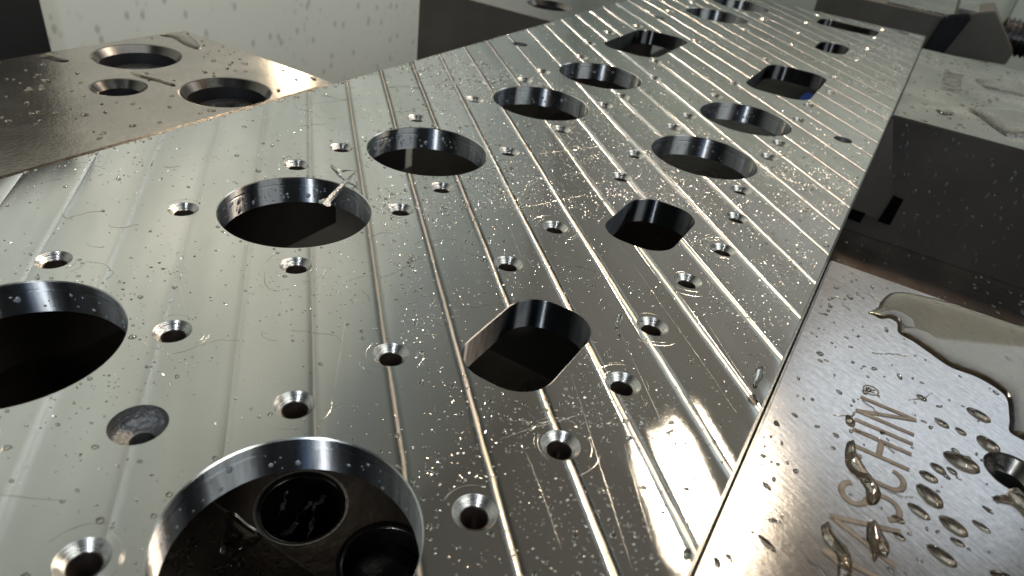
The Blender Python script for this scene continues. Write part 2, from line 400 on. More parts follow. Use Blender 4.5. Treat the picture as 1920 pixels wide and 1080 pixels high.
def sharp_edges(o, ang=.5):
    bm = bmesh.new(); bm.from_mesh(o.data)
    for e in bm.edges:
        if len(e.link_faces) == 2 and e.calc_face_angle(0) > ang: e.smooth = False
    bm.to_mesh(o.data); bm.free()
for x, y, q in BORES:
    L = [(circle(x, y, q+CH, 80), 0), (circle(x, y, q, 80), -CH), (circle(x, y, q, 80), -.021), (circle(x, y, q+.0035, 80), -.0225), (circle(x, y, q+.0035, 80), -.027), (circle(x, y, q, 80), -.0285), (circle(x, y, q, 80), -T)]
    o = wall_part('bore', L, None, None, [M_bore, M_chamfer], x, y); sharp_edges(o)
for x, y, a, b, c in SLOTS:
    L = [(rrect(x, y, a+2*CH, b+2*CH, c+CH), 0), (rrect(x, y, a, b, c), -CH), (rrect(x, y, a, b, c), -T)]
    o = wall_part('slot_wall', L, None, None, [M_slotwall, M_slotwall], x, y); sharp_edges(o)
first = None
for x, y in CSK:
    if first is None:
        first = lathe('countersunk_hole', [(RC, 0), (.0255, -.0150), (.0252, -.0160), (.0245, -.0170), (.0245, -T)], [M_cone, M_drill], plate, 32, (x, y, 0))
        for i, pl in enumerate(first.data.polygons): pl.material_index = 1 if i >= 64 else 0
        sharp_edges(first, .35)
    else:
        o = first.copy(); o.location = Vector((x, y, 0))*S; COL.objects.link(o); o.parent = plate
for x, y, q in DOWEL: lathe('dowel_hole', [(q, 0), (q, -.03), (q*.99, -T)], M_oldhole, plate, 28, (x, y, 0))
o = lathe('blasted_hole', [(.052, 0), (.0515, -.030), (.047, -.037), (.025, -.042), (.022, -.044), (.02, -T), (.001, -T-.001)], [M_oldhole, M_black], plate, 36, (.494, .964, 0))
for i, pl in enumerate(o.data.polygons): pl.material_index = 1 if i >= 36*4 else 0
# thin chatter rings the drill rubbed round the near countersinks
def arc_strip(vs, fs, cx, cy, rad, a0, a1, wd, z=0.0005):
    n = max(4, int((a1-a0)*12)); b = len(vs)
    for i in range(n+1):
        a = a0+(a1-a0)*i/n; tw = wd*max(0.0, math.sin(PI*i/n))**.5*.5+1e-5
        for rr, zz in ((rad-tw, 0.0002), (rad, z), (rad+tw, 0.0002)): vs.append((cx+rr*math.cos(a), cy+rr*math.sin(a), zz))
    for i in range(n):
        for j in (0, 1): q = b+3*i+j; fs.append((q, q+1, q+4, q+3))
vs, fs = [], []
for (x, y) in CSK[:8]+CSK[16:25]+CSK[8:12]:
    for k in range(9):
        if random.random() < .45: continue
        a0 = random.choice([-1.9, -1.2, .3, 1.4, 2.6])+random.uniform(-.4, .4)
        arc_strip(vs, fs, x, y, RC+.004+k*.0042+random.uniform(0, .002), a0, a0+random.uniform(.5, 1.6), random.uniform(.0008, .0018))
o = mesh_obj('tool_rub_marks', vs, fs, M_chamfer, plate, True); o['kind'] = 'stuff'

# ------------------------------------------------------------------ vises
ZB = -.68
def text_strokes(parent, u0, v0, h, z):
    """MASCHIN + registered mark, each letter a part"""
    W = .013
    def line(vs, fs, pts, wd, zz):
        P = [Vector(q) for q in pts]; b = len(vs); n = len(P)
        for i, q in enumerate(P):
            d = ((P[min(i+1, n-1)]-P[max(i-1, 0)])).normalized(); nn = Vector((-d.y, d.x))*wd/2
            vs += [(*(q+nn), zz), (*(q-nn), zz)]
        for i in range(n-1): fs.append((b+2*i, b+2*i+1, b+2*i+3, b+2*i+2))
    def arc(cx, cy, rx, ry, a0, a1, n=14): return [(cx+rx*math.cos(math.radians(a0+(a1-a0)*i/n)), cy+ry*math.sin(math.radians(a0+(a1-a0)*i/n))) for i in range(n+1)]
    i_ = W/2
    G = {'M': [[(i_, 0), (i_, h)], [(i_, h), (.045, h*.25), (.09-i_, h)], [(.09-i_, h), (.09-i_, 0)]],
         'A': [[(0, 0), (.045, h)], [(.045, h), (.09, 0)], [(.018, h*.33), (.072, h*.33)]],
         'S': [arc(.035, h*.75, .028, h*.25-i_, 20, 270)+arc(.035, h*.25+i_/2, .029, h*.25-i_/2, 90, -160)],
         'C': [arc(.035, h*.75, .028, h*.25-i_, 0, 180)[0:]+arc(.035, h*.25, .028, h*.25-i_, 180, 360)],
         'H': [[(i_, 0), (i_, h)], [(.06, 0), (.06, h)], [(i_, h*.5), (.06, h*.5)]],
         'I': [[(0, 0), (0, h)]],
         'N': [[(0, 0), (0, h)], [(0, h), (.058, 0)], [(.058, 0), (.058, h)]]}
    pos = [('M', .93), ('A', 1.058), ('S', 1.158), ('C', 1.247), ('H', 1.33), ('I', 1.427), ('N', 1.4615)]
    for ch, u in pos:
        for k, (wd, zz, mt) in enumerate(((W, z, M_etch), (W*.55, z+.0004, M_etchlight))):
            vs, fs = [], []
            for li, st in enumerate(G[ch]): line(vs, fs, [(u-1.426+u0+a, v0+b) for a, b in st], wd, zz+li*.00012)
            if k == 0: pa = mesh_obj('letter', vs, fs, mt, parent)
            else: mesh_obj('letter_fill', vs, fs, mt, pa)
    vs, fs = [], []
    cx, cy = u0+.138, v0+h-.018
    line(vs, fs, arc(cx, cy, .017, .017, 0, 360, 24), .004, z)
    line(vs, fs, [(cx-.006, cy-.009), (cx-.006, cy+.009)], .004, z+.0001)
    line(vs, fs, [(cx-.006, cy+.008)]+arc(cx+.001, cy+.004, .0055, .0045, 80, -90, 8)+[(cx-.006, cy)], .0035, z+.0002)
    line(vs, fs, [(cx, cy), (cx+.007, cy-.009)], .004, z+.0003)
    mesh_obj('registered_mark', vs, fs, M_etch, parent)

def jaw_with_holes(name, x0, x1, y0, y1, z0, holes, mtop, mside, label, cat='vise jaw', bodyname='jaw_body'):
    root = empty(name, (0, 0, 0), label, cat, None)
    e = .006
    out = [(x0+e, y0+e), (x1-e, y0+e), (x1-e, y1-e), (x0+e, y1-e)]
    hl = [circle(a, b, q, 56) for a, b, q in holes]
    v, fc = fill(out, hl, 0, 't', None)
    mesh_obj('jaw_top', v, fc, mtop, root)
    full = [(x0, y0), (x1, y0), (x1, y1), (x0, y1)]
    vs = ring(out, 0)+ring(full, -e)+ring(full, z0)
    fs = [(i, 4+i, 4+(i+1) % 4, (i+1) % 4) for i in range(4)]+[(4+i, 8+i, 8+(i+1) % 4, 4+(i+1) % 4) for i in range(4)]+[(11, 10, 9, 8)]
    o = mesh_obj(bodyname, vs, fs, [mside, mtop], root)
    for pl in list(o.data.polygons)[:4]: pl.material_index = 1
    return root
def cap_screw(loc, rad, label, small=False, group='cap screws sunk in the vise jaws'):
    x, y = loc
    t = empty('cap_screw', (x, y, -.115), label, 'screw', group)
    # head sits inside the counterbore
    hr = rad*.84; hx = rad*.46; zt = .045; d = .07
    n = 48; vs, fs = [], []
    def add(pts, z):
        b = len(vs); vs.extend([(a, c, z) for a, c in pts]); return b
    def hexp(rr):
        out = []
        for i in range(n):
            a = 2*PI*i/n; s = ((a+PI/6) % (PI/3))-PI/6; out.append((rr*math.cos(PI/6)/math.cos(s)*math.cos(a), rr*math.cos(PI/6)/math.cos(s)*math.sin(a)))
        return out
    seq = [(circle(0, 0, hr, n), -.12), (circle(0, 0, hr, n), zt-.012), (circle(0, 0, hr-.01, n), zt), (circle(0, 0, hr*.8, n), zt+.0), (hexp(hx*1.18), zt-.004), (hexp(hx), zt-.015), (hexp(hx), zt-d)]
    idx = [add(*q) for q in seq]
    for a, b in zip(idx, idx[1:]):
        for i in range(n): k = (i+1) % n; fs.append((a+i, a+k, b+k, b+i))
    fs.append(tuple(range(idx[-1], idx[-1]+n)))
    o = mesh_obj('screw_head', vs, fs, M_oxide, t, True); sharp_edges(o, .4)
    return t
def counterbore(root, x, y, rad, depth=.12):
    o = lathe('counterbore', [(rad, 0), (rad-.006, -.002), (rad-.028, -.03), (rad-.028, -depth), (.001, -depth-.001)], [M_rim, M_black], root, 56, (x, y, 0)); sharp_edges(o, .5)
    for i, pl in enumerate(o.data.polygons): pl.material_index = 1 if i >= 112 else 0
HL1 = [(1.777, 2.784, .175), (1.77, 2.238, .172), (1.505, 2.508, .10), (.4, 2.238, .17), (.4, 2.784, .17)]
j1 = jaw_with_holes('left_vise_jaw', .04, 2.18, 2.064, 3.01, ZB, HL1, M_jawL, M_jawside, 'wet brown steel vise jaw left of the plate with two big screw holes')
j1.name = 'vise_jaw'
for x, y, q in HL1: counterbore(j1, x, y, q)
cap_screw((1.777, 2.784), .157, 'cap screw in the outer big hole of the left brown jaw')
cap_screw((1.77, 2.238), .154, 'cap screw in the big hole of the left brown jaw, close to the plate edge')
HR1 = [(1.478, -.512, .062), (.4, -.45, .1)]
j2 = jaw_with_holes('vise_jaw', .04, 2.18, -1.9, -.013, ZB, HR1, M_jawtop, M_jawside, 'brushed steel vise jaw right of the plate with engraved lettering and large drops')
counterbore(j2, 1.478, -.512, .062); counterbore(j2, .4, -.45, .1)
text_strokes(j2, 1.426, -.312, .122, .0006)
HL2 = [(4.557, 2.30, .16), (4.55, 2.8, .17), (4.85, 2.5, .1)]
j3 = jaw_with_holes('vise_jaw', 4.15, 6.26, 2.064, 3.11, -1.5, HL2, M_jawL, M_jawside, 'dark brown vise jaw behind the plate at the top edge, screw hole in its top')
for x, y, q in HL2: counterbore(j3, x, y, q)
cap_screw((4.557, 2.30), .142, 'small far cap screw at the top of the picture behind the plate')
HR2 = []
j4 = jaw_with_holes('vise_jaw', 4.12, 6.26, -1.9, -.013, ZB, HR2, M_jawfar, M_jawblue, 'far right vise jaw with a dark front face and streaky wet top')
text_strokes(j4, 5.51, -.312, .115, .0006)
# insert on the far right jaw's front; raised black slabs paint the notches' shade
bm = prism_bm([(-.0135, -.012), (-.024, -.03), (-.178, -.423), (-.178, -.56), (-.0135, -.56)], 'x', 4.108, 4.119)
bm_obj('jaw_insert', bm, simple('dim_insert', (.085, .076, .066), .1, .5, 2, .2), j4)
bm = prism_bm([(-.182, -.405), (-.235, -.41), (-.23, -.57), (-.165, -.57)], 'x', 4.100, 4.107); bm_obj('notch_shade', bm, M_recess_shade, j4)
bm = prism_bm([(-.0135, -.548), (-.092, -.55), (-.086, -.612), (-.0135, -.61)], 'x', 4.100, 4.107); bm_obj('notch_shade', bm, M_recess_shade, j4)

# vise bodies
def vise_body(x0, x1, label, bores=()):
    t = empty('vise', (0, 0, 0), label, 'vise', None)
    if bores:
        bm = box_bm(x0, .75, -1.7, 2.95, ZB-.9, ZB+.06, .01); bm_obj('front_rail', bm, M_body, t)
        v, fc = fill([(.755, -1.7), (1.85, -1.7), (1.85, 2.95), (.755, 2.95)], [circle(a, b, q, 40) for a, b, q in bores], ZB, 't', None)
        mesh_obj('bed_top', v, fc, M_body, t)
        for a, b, q in bores:
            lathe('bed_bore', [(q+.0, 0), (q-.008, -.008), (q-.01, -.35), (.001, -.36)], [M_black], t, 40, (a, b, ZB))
            lathe('bore_rim', [(q+.012, .0012), (q+.001, .0012), (q-.008, -.006)], [M_rim], t, 40, (a, b, ZB))
        bm = box_bm(.757, 1.85, -1.7, 2.95, ZB-.9, ZB-.4, 0); bm_obj('bed', bm, M_body, t)
    else:
        bm = box_bm(x0, x1, -1.7, .62, ZB-.82, ZB-.002, .02); bm_obj('bed', bm, M_body, t)
        bm = box_bm(4.17, x1-.02, .63, 2.95, ZB-.82, ZB-.006, .02); bm_obj('bed_rear', bm, M_body, t)
    return t
vise_body(.04, 2.18, 'brown vise bed seen through the nearest bore of the plate, with two round bores', [(.905, 1.005, .12), (.905, .70, .12)])
vise_body(2.55, 6.26, 'dark vise bed below the far right jaw, wet with drops')
t = empty('round_plug', (.905, .70, ZB-.3), 'round black plug in the lower bore of the vise bed, seen through the nearest hole', 'plug')
lathe('plug_body', [(.1, -.05), (.1, .24), (.085, .255), (.0, .256)], M_oxide, t, 40)
t = empty('blue_block', (7.35, .62, -1.35), 'small blue block glimpsed through the far oblong hole', 'block')
bm = box_bm(-.25, .25, -.35, .2, 0, .5, .02); bm_obj('block_body', bm, M_blue, t)

# third vise beyond the plate's far end
v3 = empty('far_vise', (0, 0, 0), 'third vise beyond the end of the plate with grey chamfered end block and threaded spindle', 'vise')
bm = box_bm(8.2, 10.3, -.17, 1.09, -.9, .012, .012); o = bm_obj('jaw_block', bm, [M_insert], v3)
bm = box_bm(8.215, 10.28, -.16, .45, .0125, .03, .004); bm_obj('jaw_cover', bm, M_jawfar, v3)
bm = box_bm(8.3, 10.2, -.40, -.172, -.1, .10, .01); bm_obj('jaw_cover', bm, M_jawfar, v3)
bm = prism_bm([(-.303, .085), (-.462, .143), (-.762, -.174), (-.748, -.288), (-.167, -.32), (-.167, -.25)], 'x', 8.2, 8.9, .01); bm_obj('end_block', bm, M_insert, v3)
bm = prism_bm([(-.072, .0), (-.10, .035), (-.28, .09), (-.31, .06), (-.20, -.36), (-.02, -.36)], 'x', 8.12, 8.19, .02)
st = tag(bm_obj('rubber_strap', bm, M_rubber), 'glossy black strap leaning on the front of the far vise', 'strap')
vs, fs = [], []; nt = 22
for i in range(nt*4+1):
    y = -.62-i*.012; rr = .15+(.022 if i % 4 in (1, 2) else 0)
    for k in range(24): a = 2*PI*k/24; vs.append((8.75+rr*math.cos(a), y, -.11+rr*math.sin(a)))
for i in range(nt*4):
    for k in range(24): fs.append((i*24+k, i*24+(k+1) % 24, (i+1)*24+(k+1) % 24, (i+1)*24+k))
mesh_obj('threaded_spindle', vs, fs, M_oxide, v3, False)

# ------------------------------------------------------------------ enclosure
def structure(name, bm, mat):
    o = bm_obj(name, bm, mat); o['kind'] = 'structure'; return o
structure('left_wall', box_bm(3.26, 17, 6.5, 6.7, -6, 13, 0), M_wall)
structure('left_wall_near', box_bm(-9, 2.3, 6.35, 6.7, -6, 13, 0), M_wall)
structure('left_dark_column', box_bm(2.3, 3.255, 6.3, 6.72, -6, 2.2, 0), M_blackwall)
structure('left_wall_lintel', box_bm(2.3, 3.255, 6.35, 6.7, 2.2, 13, 0), M_wall)
structure('back_wall', box_bm(14, 14.2, -1.0, 6.5, -6, 4.2, 0), M_greywall)
structure('back_wall_side', box_bm(13.8, 14.1, -12, -1.005, -6, 3.6, 0), M_greywall)
structure('back_wall_upper', box_bm(13.9, 14.3, -12, 6.5, 4.2, 13, 0), M_darkwall)
structure('machine_floor', box_bm(-6, 14, -12, 3.3, -1.75, -1.5, 0), M_table)
structure('enclosure_floor', box_bm(-9, 17, -12, 7, -6.3, -6.0, 0), M_table)
tag(bm_obj('dark_cover', box_bm(1.5, 5.25, 4.0, 4.5, -5.9, -1.6, .02), M_blackwall), 'black cover below the vises, glimpsed through the third bore', 'cover')

# ------------------------------------------------------------------ drops, mist, fines
def hole_at(x, y, mrg):
    for a, b, q in BORES:
        if (x-a)**2+(y-b)**2 < (q+CH+mrg)**2: return True
    for a, b, w_, h_, c in SLOTS:
        if abs(x-a) < w_/2+CH+mrg and abs(y-b) < h_/2+CH+mrg: return True
    for a, b in CSK:
        if (x-a)**2+(y-b)**2 < (RC+mrg)**2: return True
    for a, b, q in DOWEL+[(.494, .964, .052)]:
        if (x-a)**2+(y-b)**2 < (q+mrg)**2: return True
    return False
def domes(items, nseg=8, nr=2):
    """items: x,y,z,rx,ry,ang,h -> verts, faces with irregular outline"""
    vs, fs = [], []
    for (x, y, z, rx, ry, an, h) in items:
        b = len(vs); ca, sa = math.cos(an), math.sin(an); jit = [random.uniform(.82, 1.15) for _ in range(nseg)]
        for j in range(nr):
            t_ = j/nr; rr = math.cos(t_*PI/2); zz = h*math.sin(t_*PI/2)
            for i in range(nseg):
                a = 2*PI*i/nseg; px = rx*rr*math.cos(a)*jit[i]; py = ry*rr*math.sin(a)*jit[i]
                vs.append((x+px*ca-py*sa, y+px*sa+py*ca, z+zz))
        vs.append((x, y, z+h)); tp = len(vs)-1
        for j in range(nr-1):
            for i in range(nseg):
                k = (i+1) % nseg; fs.append((b+j*nseg+i, b+j*nseg+k, b+(j+1)*nseg+k, b+(j+1)*nseg+i))
        for i in range(nseg): fs.append((b+(nr-1)*nseg+i, b+(nr-1)*nseg+(i+1) % nseg, tp))
    return vs, fs
from mathutils import noise as mn
def density(x, y):
    n = mn.noise((x*2.1, y*2.1, 3.3))*.5+.5
    n2 = mn.noise((x*7, y*7, 9.1))*.5+.5
    d = .10
    if x-y > .25: d = .45
    if x-y > .7: d = .8
    if x > 3.6: d = .55
    if x > 4.4 and y < .55: d = 1.6
    if y > .9 and x < 1.2: d = .16
    return d*max(0.08, n*1.5-.3)*max(.1, n2*1.5-.3)
def scatter(count, rmin, rmax, elong=(1, 1.6), hk=.5, umin=.1):
    out = []
    while len(out) < count:
        x = random.uniform(umin, 6.8) if random.random() < .5 else random.uniform(umin, 3.0)
        y = random.uniform(PV0+.02, PV1-.02)
        if random.random() > density(x, y): continue
        r0 = rmin*(rmax/rmin)**(random.random()**2.2); e = random.uniform(*elong)
        if hole_at(x, y, r0*e+.002): continue
        out.append((x, y, .0003, r0*e, r0, random.gauss(-.7, .8), r0*hk*random.uniform(.7, 1.3)))
    return out
vs, fs = domes(scatter(4200, .0018, .0070, (1, 1.4), .55), 8, 3)
o = mesh_obj('coolant_mist', vs, fs, M_water, None, True); o['kind'] = 'stuff'; o['label'] = 'fine coolant droplets scattered over the milled plate'
vs, fs = domes(scatter(20000, .0009, .0027, (1, 1.9), .75), 6, 2)
o = mesh_obj('metal_fines', vs, fs, M_fines, None, False); o['kind'] = 'stuff'; o['label'] = 'glittering metal fines scattered over the milled plate'
# larger specks, edges and far right corner
it = []
for _ in range(170):
    x = random.uniform(.3, 6.8); y = PV1-EC-abs(random.gauss(0, .012)); r0 = random.uniform(.002, .0055); it.append((x, y, .0002, r0*1.5, r0, random.random()*3, r0*.8))
for _ in range(140):
    a, b, q = random.choice(BORES[:8]); an = random.uniform(0, 2*PI); r0 = random.uniform(.002, .006); it.append((a+(q+.012)*math.cos(an), b+(q+.012)*math.sin(an), .0002, r0, r0, 0, r0*.6))
vs, fs = domes(it, 8, 3); o = mesh_obj('rim_droplets', vs, fs, M_water, None, True); o['kind'] = 'stuff'; o['label'] = 'small drops clinging along the rims of the plate'
# droplets on the bore walls
def wall_dome(cx, cy, q, an, z, ra, rz, h, nseg=10):
    tx, ty = -math.sin(an), math.cos(an); nx, ny = -math.cos(an), -math.sin(an)
    bx, by = cx+q*math.cos(an), cy+q*math.sin(an); V_, F_ = [], []
    for j in range(2):
        t_ = j/2; rr = math.cos(t_*PI/2); hh = h*math.sin(t_*PI/2)
        for i in range(nseg):
            a = 2*PI*i/nseg; V_.append((bx+tx*ra*rr*math.cos(a)+nx*hh, by+ty*ra*rr*math.cos(a)+ny*hh, z+rz*rr*math.sin(a)))
    V_.append((bx+nx*h, by+ny*h, z))
    for i in range(nseg):
        k = (i+1) % nseg; F_.append((i, k, nseg+k, nseg+i)); F_.append((nseg+i, nseg+k, 2*nseg))
    return V_, F_
vs, fs = [], []
for (a, b, q), cnt in zip(BORES[:8], (45, 90, 110, 60, 35, 30, 20, 35)):
    for _ in range(cnt):
        an = random.uniform(-.7, 2.4) if random.random() < .85 else random.uniform(0, 6.28); r0 = .0016*(4.2)**(random.random()**2)
        V_, F_ = wall_dome(a, b, q-.0002, an, random.uniform(-T+.008, -.03), r0, r0*random.uniform(.8, 1.6), r0*.5)
        n0 = len(vs); vs += V_; fs += [tuple(n0+i for i in g) for g in F_]
o = mesh_obj('bore_spatter', vs, fs, M_spatter, None, True); o['kind'] = 'stuff'; o['label'] = 'coolant spatter on the walls of the bores'
# oily trails and fine scratches
def strip(vs, fs, pts, wd, z, hgt):
    b = len(vs); n = len(pts)
    for i, q in enumerate(pts):
        d = (Vector(pts[min(i+1, n-1)])-Vector(pts[max(i-1, 0)])).normalized(); nn = Vector((-d.y, d.x))*wd*(.25+.75*math.sin(PI*i/(n-1)))
        vs += [(q[0]+nn.x, q[1]+nn.y, z), (q[0], q[1], z+hgt), (q[0]-nn.x, q[1]-nn.y, z)]
    for i in range(n-1):
        for j in (0, 1): k = b+3*i+j; fs.append((k, k+1, k+4, k+3))
def trails(cnt, region, ln, wd, curl, hgt, ang0=None, avoid=True):
    vs, fs = [], []; k = 0
    while k < cnt:
        x, y = random.uniform(*region[0]), random.uniform(*region[1])
        a = random.uniform(0, 6.28) if ang0 is None else ang0+random.gauss(0, .08); pts = [(x, y)]
        for _ in range(random.randint(4, 12)):
            a += random.gauss(0, curl); st = ln*random.uniform(.6, 1.4); x += math.cos(a)*st; y += math.sin(a)*st; pts.append((x, y))
        if avoid and any(hole_at(px, py, .004) or not (PV0+.01 < py < PV1-.01) for px, py in pts): continue
        strip(vs, fs, pts, wd*random.uniform(.6, 1.5), .0003, hgt); k += 1
    return vs, fs
vs, fs = trails(60, ((.45, 2.6), (.6, 2.03)), .011, .0010, .35, .0008)
o = mesh_obj('oil_trails', vs, fs, M_water, None, True); o['kind'] = 'stuff'; o['label'] = 'thin wriggling oil trails on the left half of the plate'
vs, fs = trails(9, ((.2, 2.6), (.3, 2.0)), .03, .00028, .05, .0003)
v2, f2 = trails(22, ((.2, 3.0), (.02, 1.2)), .07, .0004, .01, .0003, PI/4)
n0 = len(vs); vs += v2; fs += [tuple(n0+i for i in g) for g in f2]
o = mesh_obj('scratches', vs, fs, M_chamfer, plate, True); o['kind'] = 'stuff'

# blob with a free outline, domed smoothly
def blob_mesh(outline, hgt, z, edge=.35, rings=6):
    """outline: closed loop; returns domed mesh with steep rim and flat middle"""
    n = len(outline); cx = sum(q[0] for q in outline)/n; cy = sum(q[1] for q in outline)/n; vs, fs = [], []
    for j in range(rings):
        t_ = j/rings; k = 1-t_; zz = hgt*(1-max(0, (1-t_/edge))**2)**.5 if t_ < edge else hgt
        vs += [(cx+(x-cx)*k, cy+(y-cy)*k, z+zz) for x, y in outline]
    vs.append((cx, cy, z+hgt))
    for j in range(rings-1):
        for i in range(n): q = (i+1) % n; fs.append((j*n+i, j*n+q, (j+1)*n+q, (j+1)*n+i))
    for i in range(n): fs.append(((rings-1)*n+i, (rings-1)*n+(i+1) % n, rings*n))
    return vs, fs
def film_mesh(P, hgt, edge):
    xs = [q[0] for q in P]; ys = [q[1] for q in P]; w_, h_ = max(xs)-min(xs), max(ys)-min(ys)
    A = np.array(P); B = np.roll(A, -1, 0); BA = B-A; L2 = (BA**2).sum(1)+1e-12
    def dist(x, y):
        q = np.array([x, y]); k = np.clip(((q-A)*BA).sum(1)/L2, 0, 1); return np.sqrt((((A+BA*k[:, None])-q)**2).sum(1).min())
    st = math.sqrt(w_*h_)/16; co = [Vector(q) for q in P]; n = len(P); ed = [(i, (i+1) % n) for i in range(n)]
    ins = []; y = min(ys)
    while y < max(ys):
        x = min(xs)
        while x < max(xs):
            px, py = x+random.uniform(-.2, .2)*st, y+random.uniform(-.2, .2)*st
            c = False
            for i in range(n):
                x1, y1 = P[i]; x2, y2 = P[(i+1) % n]
                if (y1 > py) != (y2 > py) and px < (x2-x1)*(py-y1)/(y2-y1)+x1: c = not c
            if c and dist(px, py) > st*.35: ins.append((px, py))
            x += st
        y += st*.9
    for (a, b), (c, d) in zip(P, P[1:]+P[:1]):        # a close inner loop keeps the rim steep and round
        e = Vector((c-a, d-b)); nn = Vector((-e.y, e.x)).normalized() if e.length else Vector((0, 0))
        for k in (st*.12, st*.35):
            px, py = (a+c)/2+nn.x*k, (b+d)/2+nn.y*k
            if dist(px, py) > k*.8: ins.append((px, py))
    vs2, _, f2, *_ = delaunay_2d_cdt(co+[Vector(q) for q in ins], ed, [], 1, 1e-7)
    mx_ = max(dist(*q) for q in ins); W = max(mx_*edge, 1e-5)
    out = []
    for v in vs2:
        t_ = min(1, dist(v[0], v[1])/W); out.append((v[0], v[1], hgt*math.sqrt(max(0, 1-(1-t_)**2))))
    return out, [tuple(q) for q in f2]
def smooth_loop(pts, sub=6):
    n = len(pts); out = []
    for i in range(n):
        p0, p1, p2, p3 = (Vector(pts[(i+k-1) % n]) for k in range(4))
        for j in range(sub):
            t_ = j/sub; q = .5*((2*p1)+(p2-p0)*t_+(2*p0-5*p1+4*p2-p3)*t_*t_+(3*p1-p0-3*p2+p3)*t_**3); out.append((q.x, q.y))
    return out
GD = 'large coolant drops on the engraved jaw'
def leaf_drop(x, y, L, Wd, an, h, label, cat='coolant drop', group=GD, z=.0006, taper=.6):
    pts = []
    for i in range(28):
        a = 2*PI*i/28; k = 1-taper*(.5+.5*math.cos(a))**3*.75
        px = L/2*math.cos(a); py = Wd/2*math.sin(a)*k*(1+.07*math.sin(3*a+x*50))
        c, s = math.cos(an), math.sin(an); pts.append((px*c-py*s, px*s+py*c))
    vs, fs = blob_mesh(pts, h, 0, .95, 8)
    o = mesh_obj('coolant_drop', vs, fs, M_drop, None, True, (x, y, z)); tag(o, label, cat, group); return o
PX = {}
def bp(px, py, h=0):
    """photo pixel -> point on the horizontal plane at height h (layout units)"""
    d = ((px-960)/f)*r2-((py-540)/f)*u2+fw
    t_ = (h-1)/d.z; return d.x*t_, d.y*t_
# drops read off the photo: left tip and right end of each, width factor
DR = [((1812, 765), (1858, 792), .42, 'leaf shaped drop highest and loneliest on the right of the lettering'),
      ((1751, 784), (1780, 803), .42, 'narrow drop level with the I of the lettering, just right of it'),
      ((1791, 802), (1812, 817), .5, 'short drop between the narrow drop and the domed one'),
      ((1831, 818), (1875, 850), .55, 'plump domed drop above the long pointed drop'),
      ((1768, 848), (1838, 886), .5, 'longest pointed drop in the middle of the cluster, left of the bore'),
      ((1853, 862), (1885, 887), .5, 'triangular drop touching the rim of the jaw bore'),
      ((1744, 868), (1774, 890), .5, 'small drop directly left of the longest pointed drop'),
      ((1775, 876), (1795, 891), .5, 'tiny drop tucked under the tip of the longest drop'),
      ((1723, 883), (1759, 905), .5, 'flat oval drop below and left of the small drop'),
      ((1718, 908), (1768, 953), .5, 'large twisted drop level with the S of the lettering'),
      ((1701, 943), (1744, 975), .42, 'slim pointed drop at the foot of the S'),
      ((1760, 967), (1815, 1006), .5, 'large drop with a white glint, third from the bottom'),
      ((1822, 975), (1858, 1000), .35, 'pale thin drop right of the large glinting drop'),
      ((1781, 1008), (1810, 1025), .45, 'pair of merging little drops under the large glinting drop'),
      ((1737, 1020), (1795, 1063), .42, 'long drop near the bottom edge with an orange streak'),
      ((1587, 779), (1600, 800), .6, 'heart shaped drop left of the H of the lettering'),
      ((1671, 966), (1697, 982), .5, 'oval dark drop on the right foot of the S'),
      ((1674, 998), (1698, 1014), .5, 'oval drop just below the foot of the S'),
      ((1855, 1070), (1900, 1090), .5, 'drop cut by the bottom edge right of the long drop'),
      ((1718, 740), (1738, 752), .5, 'tiny oval drop up and right of the registered mark'),
      ((1561, 812), (1573, 820), .6, 'small round drop left of the lettering, upper of two'),
      ((1557, 837), (1567, 843), .6, 'small round drop left of the lettering, lower of two'),
      ((1420, 1002), (1455, 1035), .3, 'dark slanting drop in the bright glare beside the plate')]
for (a, b, k, lab) in DR:
    A = Vector(bp(*a)); B = Vector(bp(*b)); d = A-B; c = (A+B)/2
    leaf_drop(c.x, c.y, d.length, d.length*k*.9, math.atan2(d.y, d.x), d.length*k*.42, lab)
def drop_outline(pix, hgt, label, cat='coolant drop', mat=None, name='coolant_drop', edge=.8, group=None, z=.0006, rings=8, tilt=None):
    P = smooth_loop([bp(*q) for q in pix], 6); cx = sum(q[0] for q in P)/len(P); cy = sum(q[1] for q in P)/len(P)
    vs, fs = film_mesh([(x-cx, y-cy) for x, y in P], hgt, edge)
    o = mesh_obj(name, vs, fs, mat or (M_drop if group else M_water), None, True, (cx, cy, z)); tag(o, label, cat, group); return o
drop_outline([(1588, 830), (1602, 828), (1606, 850), (1618, 872), (1640, 905), (1652, 925), (1645, 945), (1625, 943), (1622, 915), (1605, 892), (1590, 878), (1584, 855)], .010, 'winding drop running across the C and S of the lettering', group=GD)
drop_outline([(1540, 985), (1553, 982), (1563, 1005), (1575, 1020), (1590, 1035), (1598, 1065), (1590, 1085), (1572, 1085), (1570, 1050), (1560, 1025), (1545, 1010)], .012, 'winding drop left of the letter A running to the bottom edge', group=GD)
drop_outline([(1627, 978), (1643, 982), (1655, 1005), (1668, 1030), (1662, 1045), (1650, 1040), (1640, 1053), (1632, 1030), (1625, 1008)], .013, 'broad wedge of water lying on the letter A', group=GD)
drop_outline([(1858, 932), (1882, 930), (1895, 917), (1915, 930), (1945, 960), (1945, 975), (1925, 965), (1905, 945), (1885, 940)], .016, 'big irregular splash below the jaw bore', group=GD)
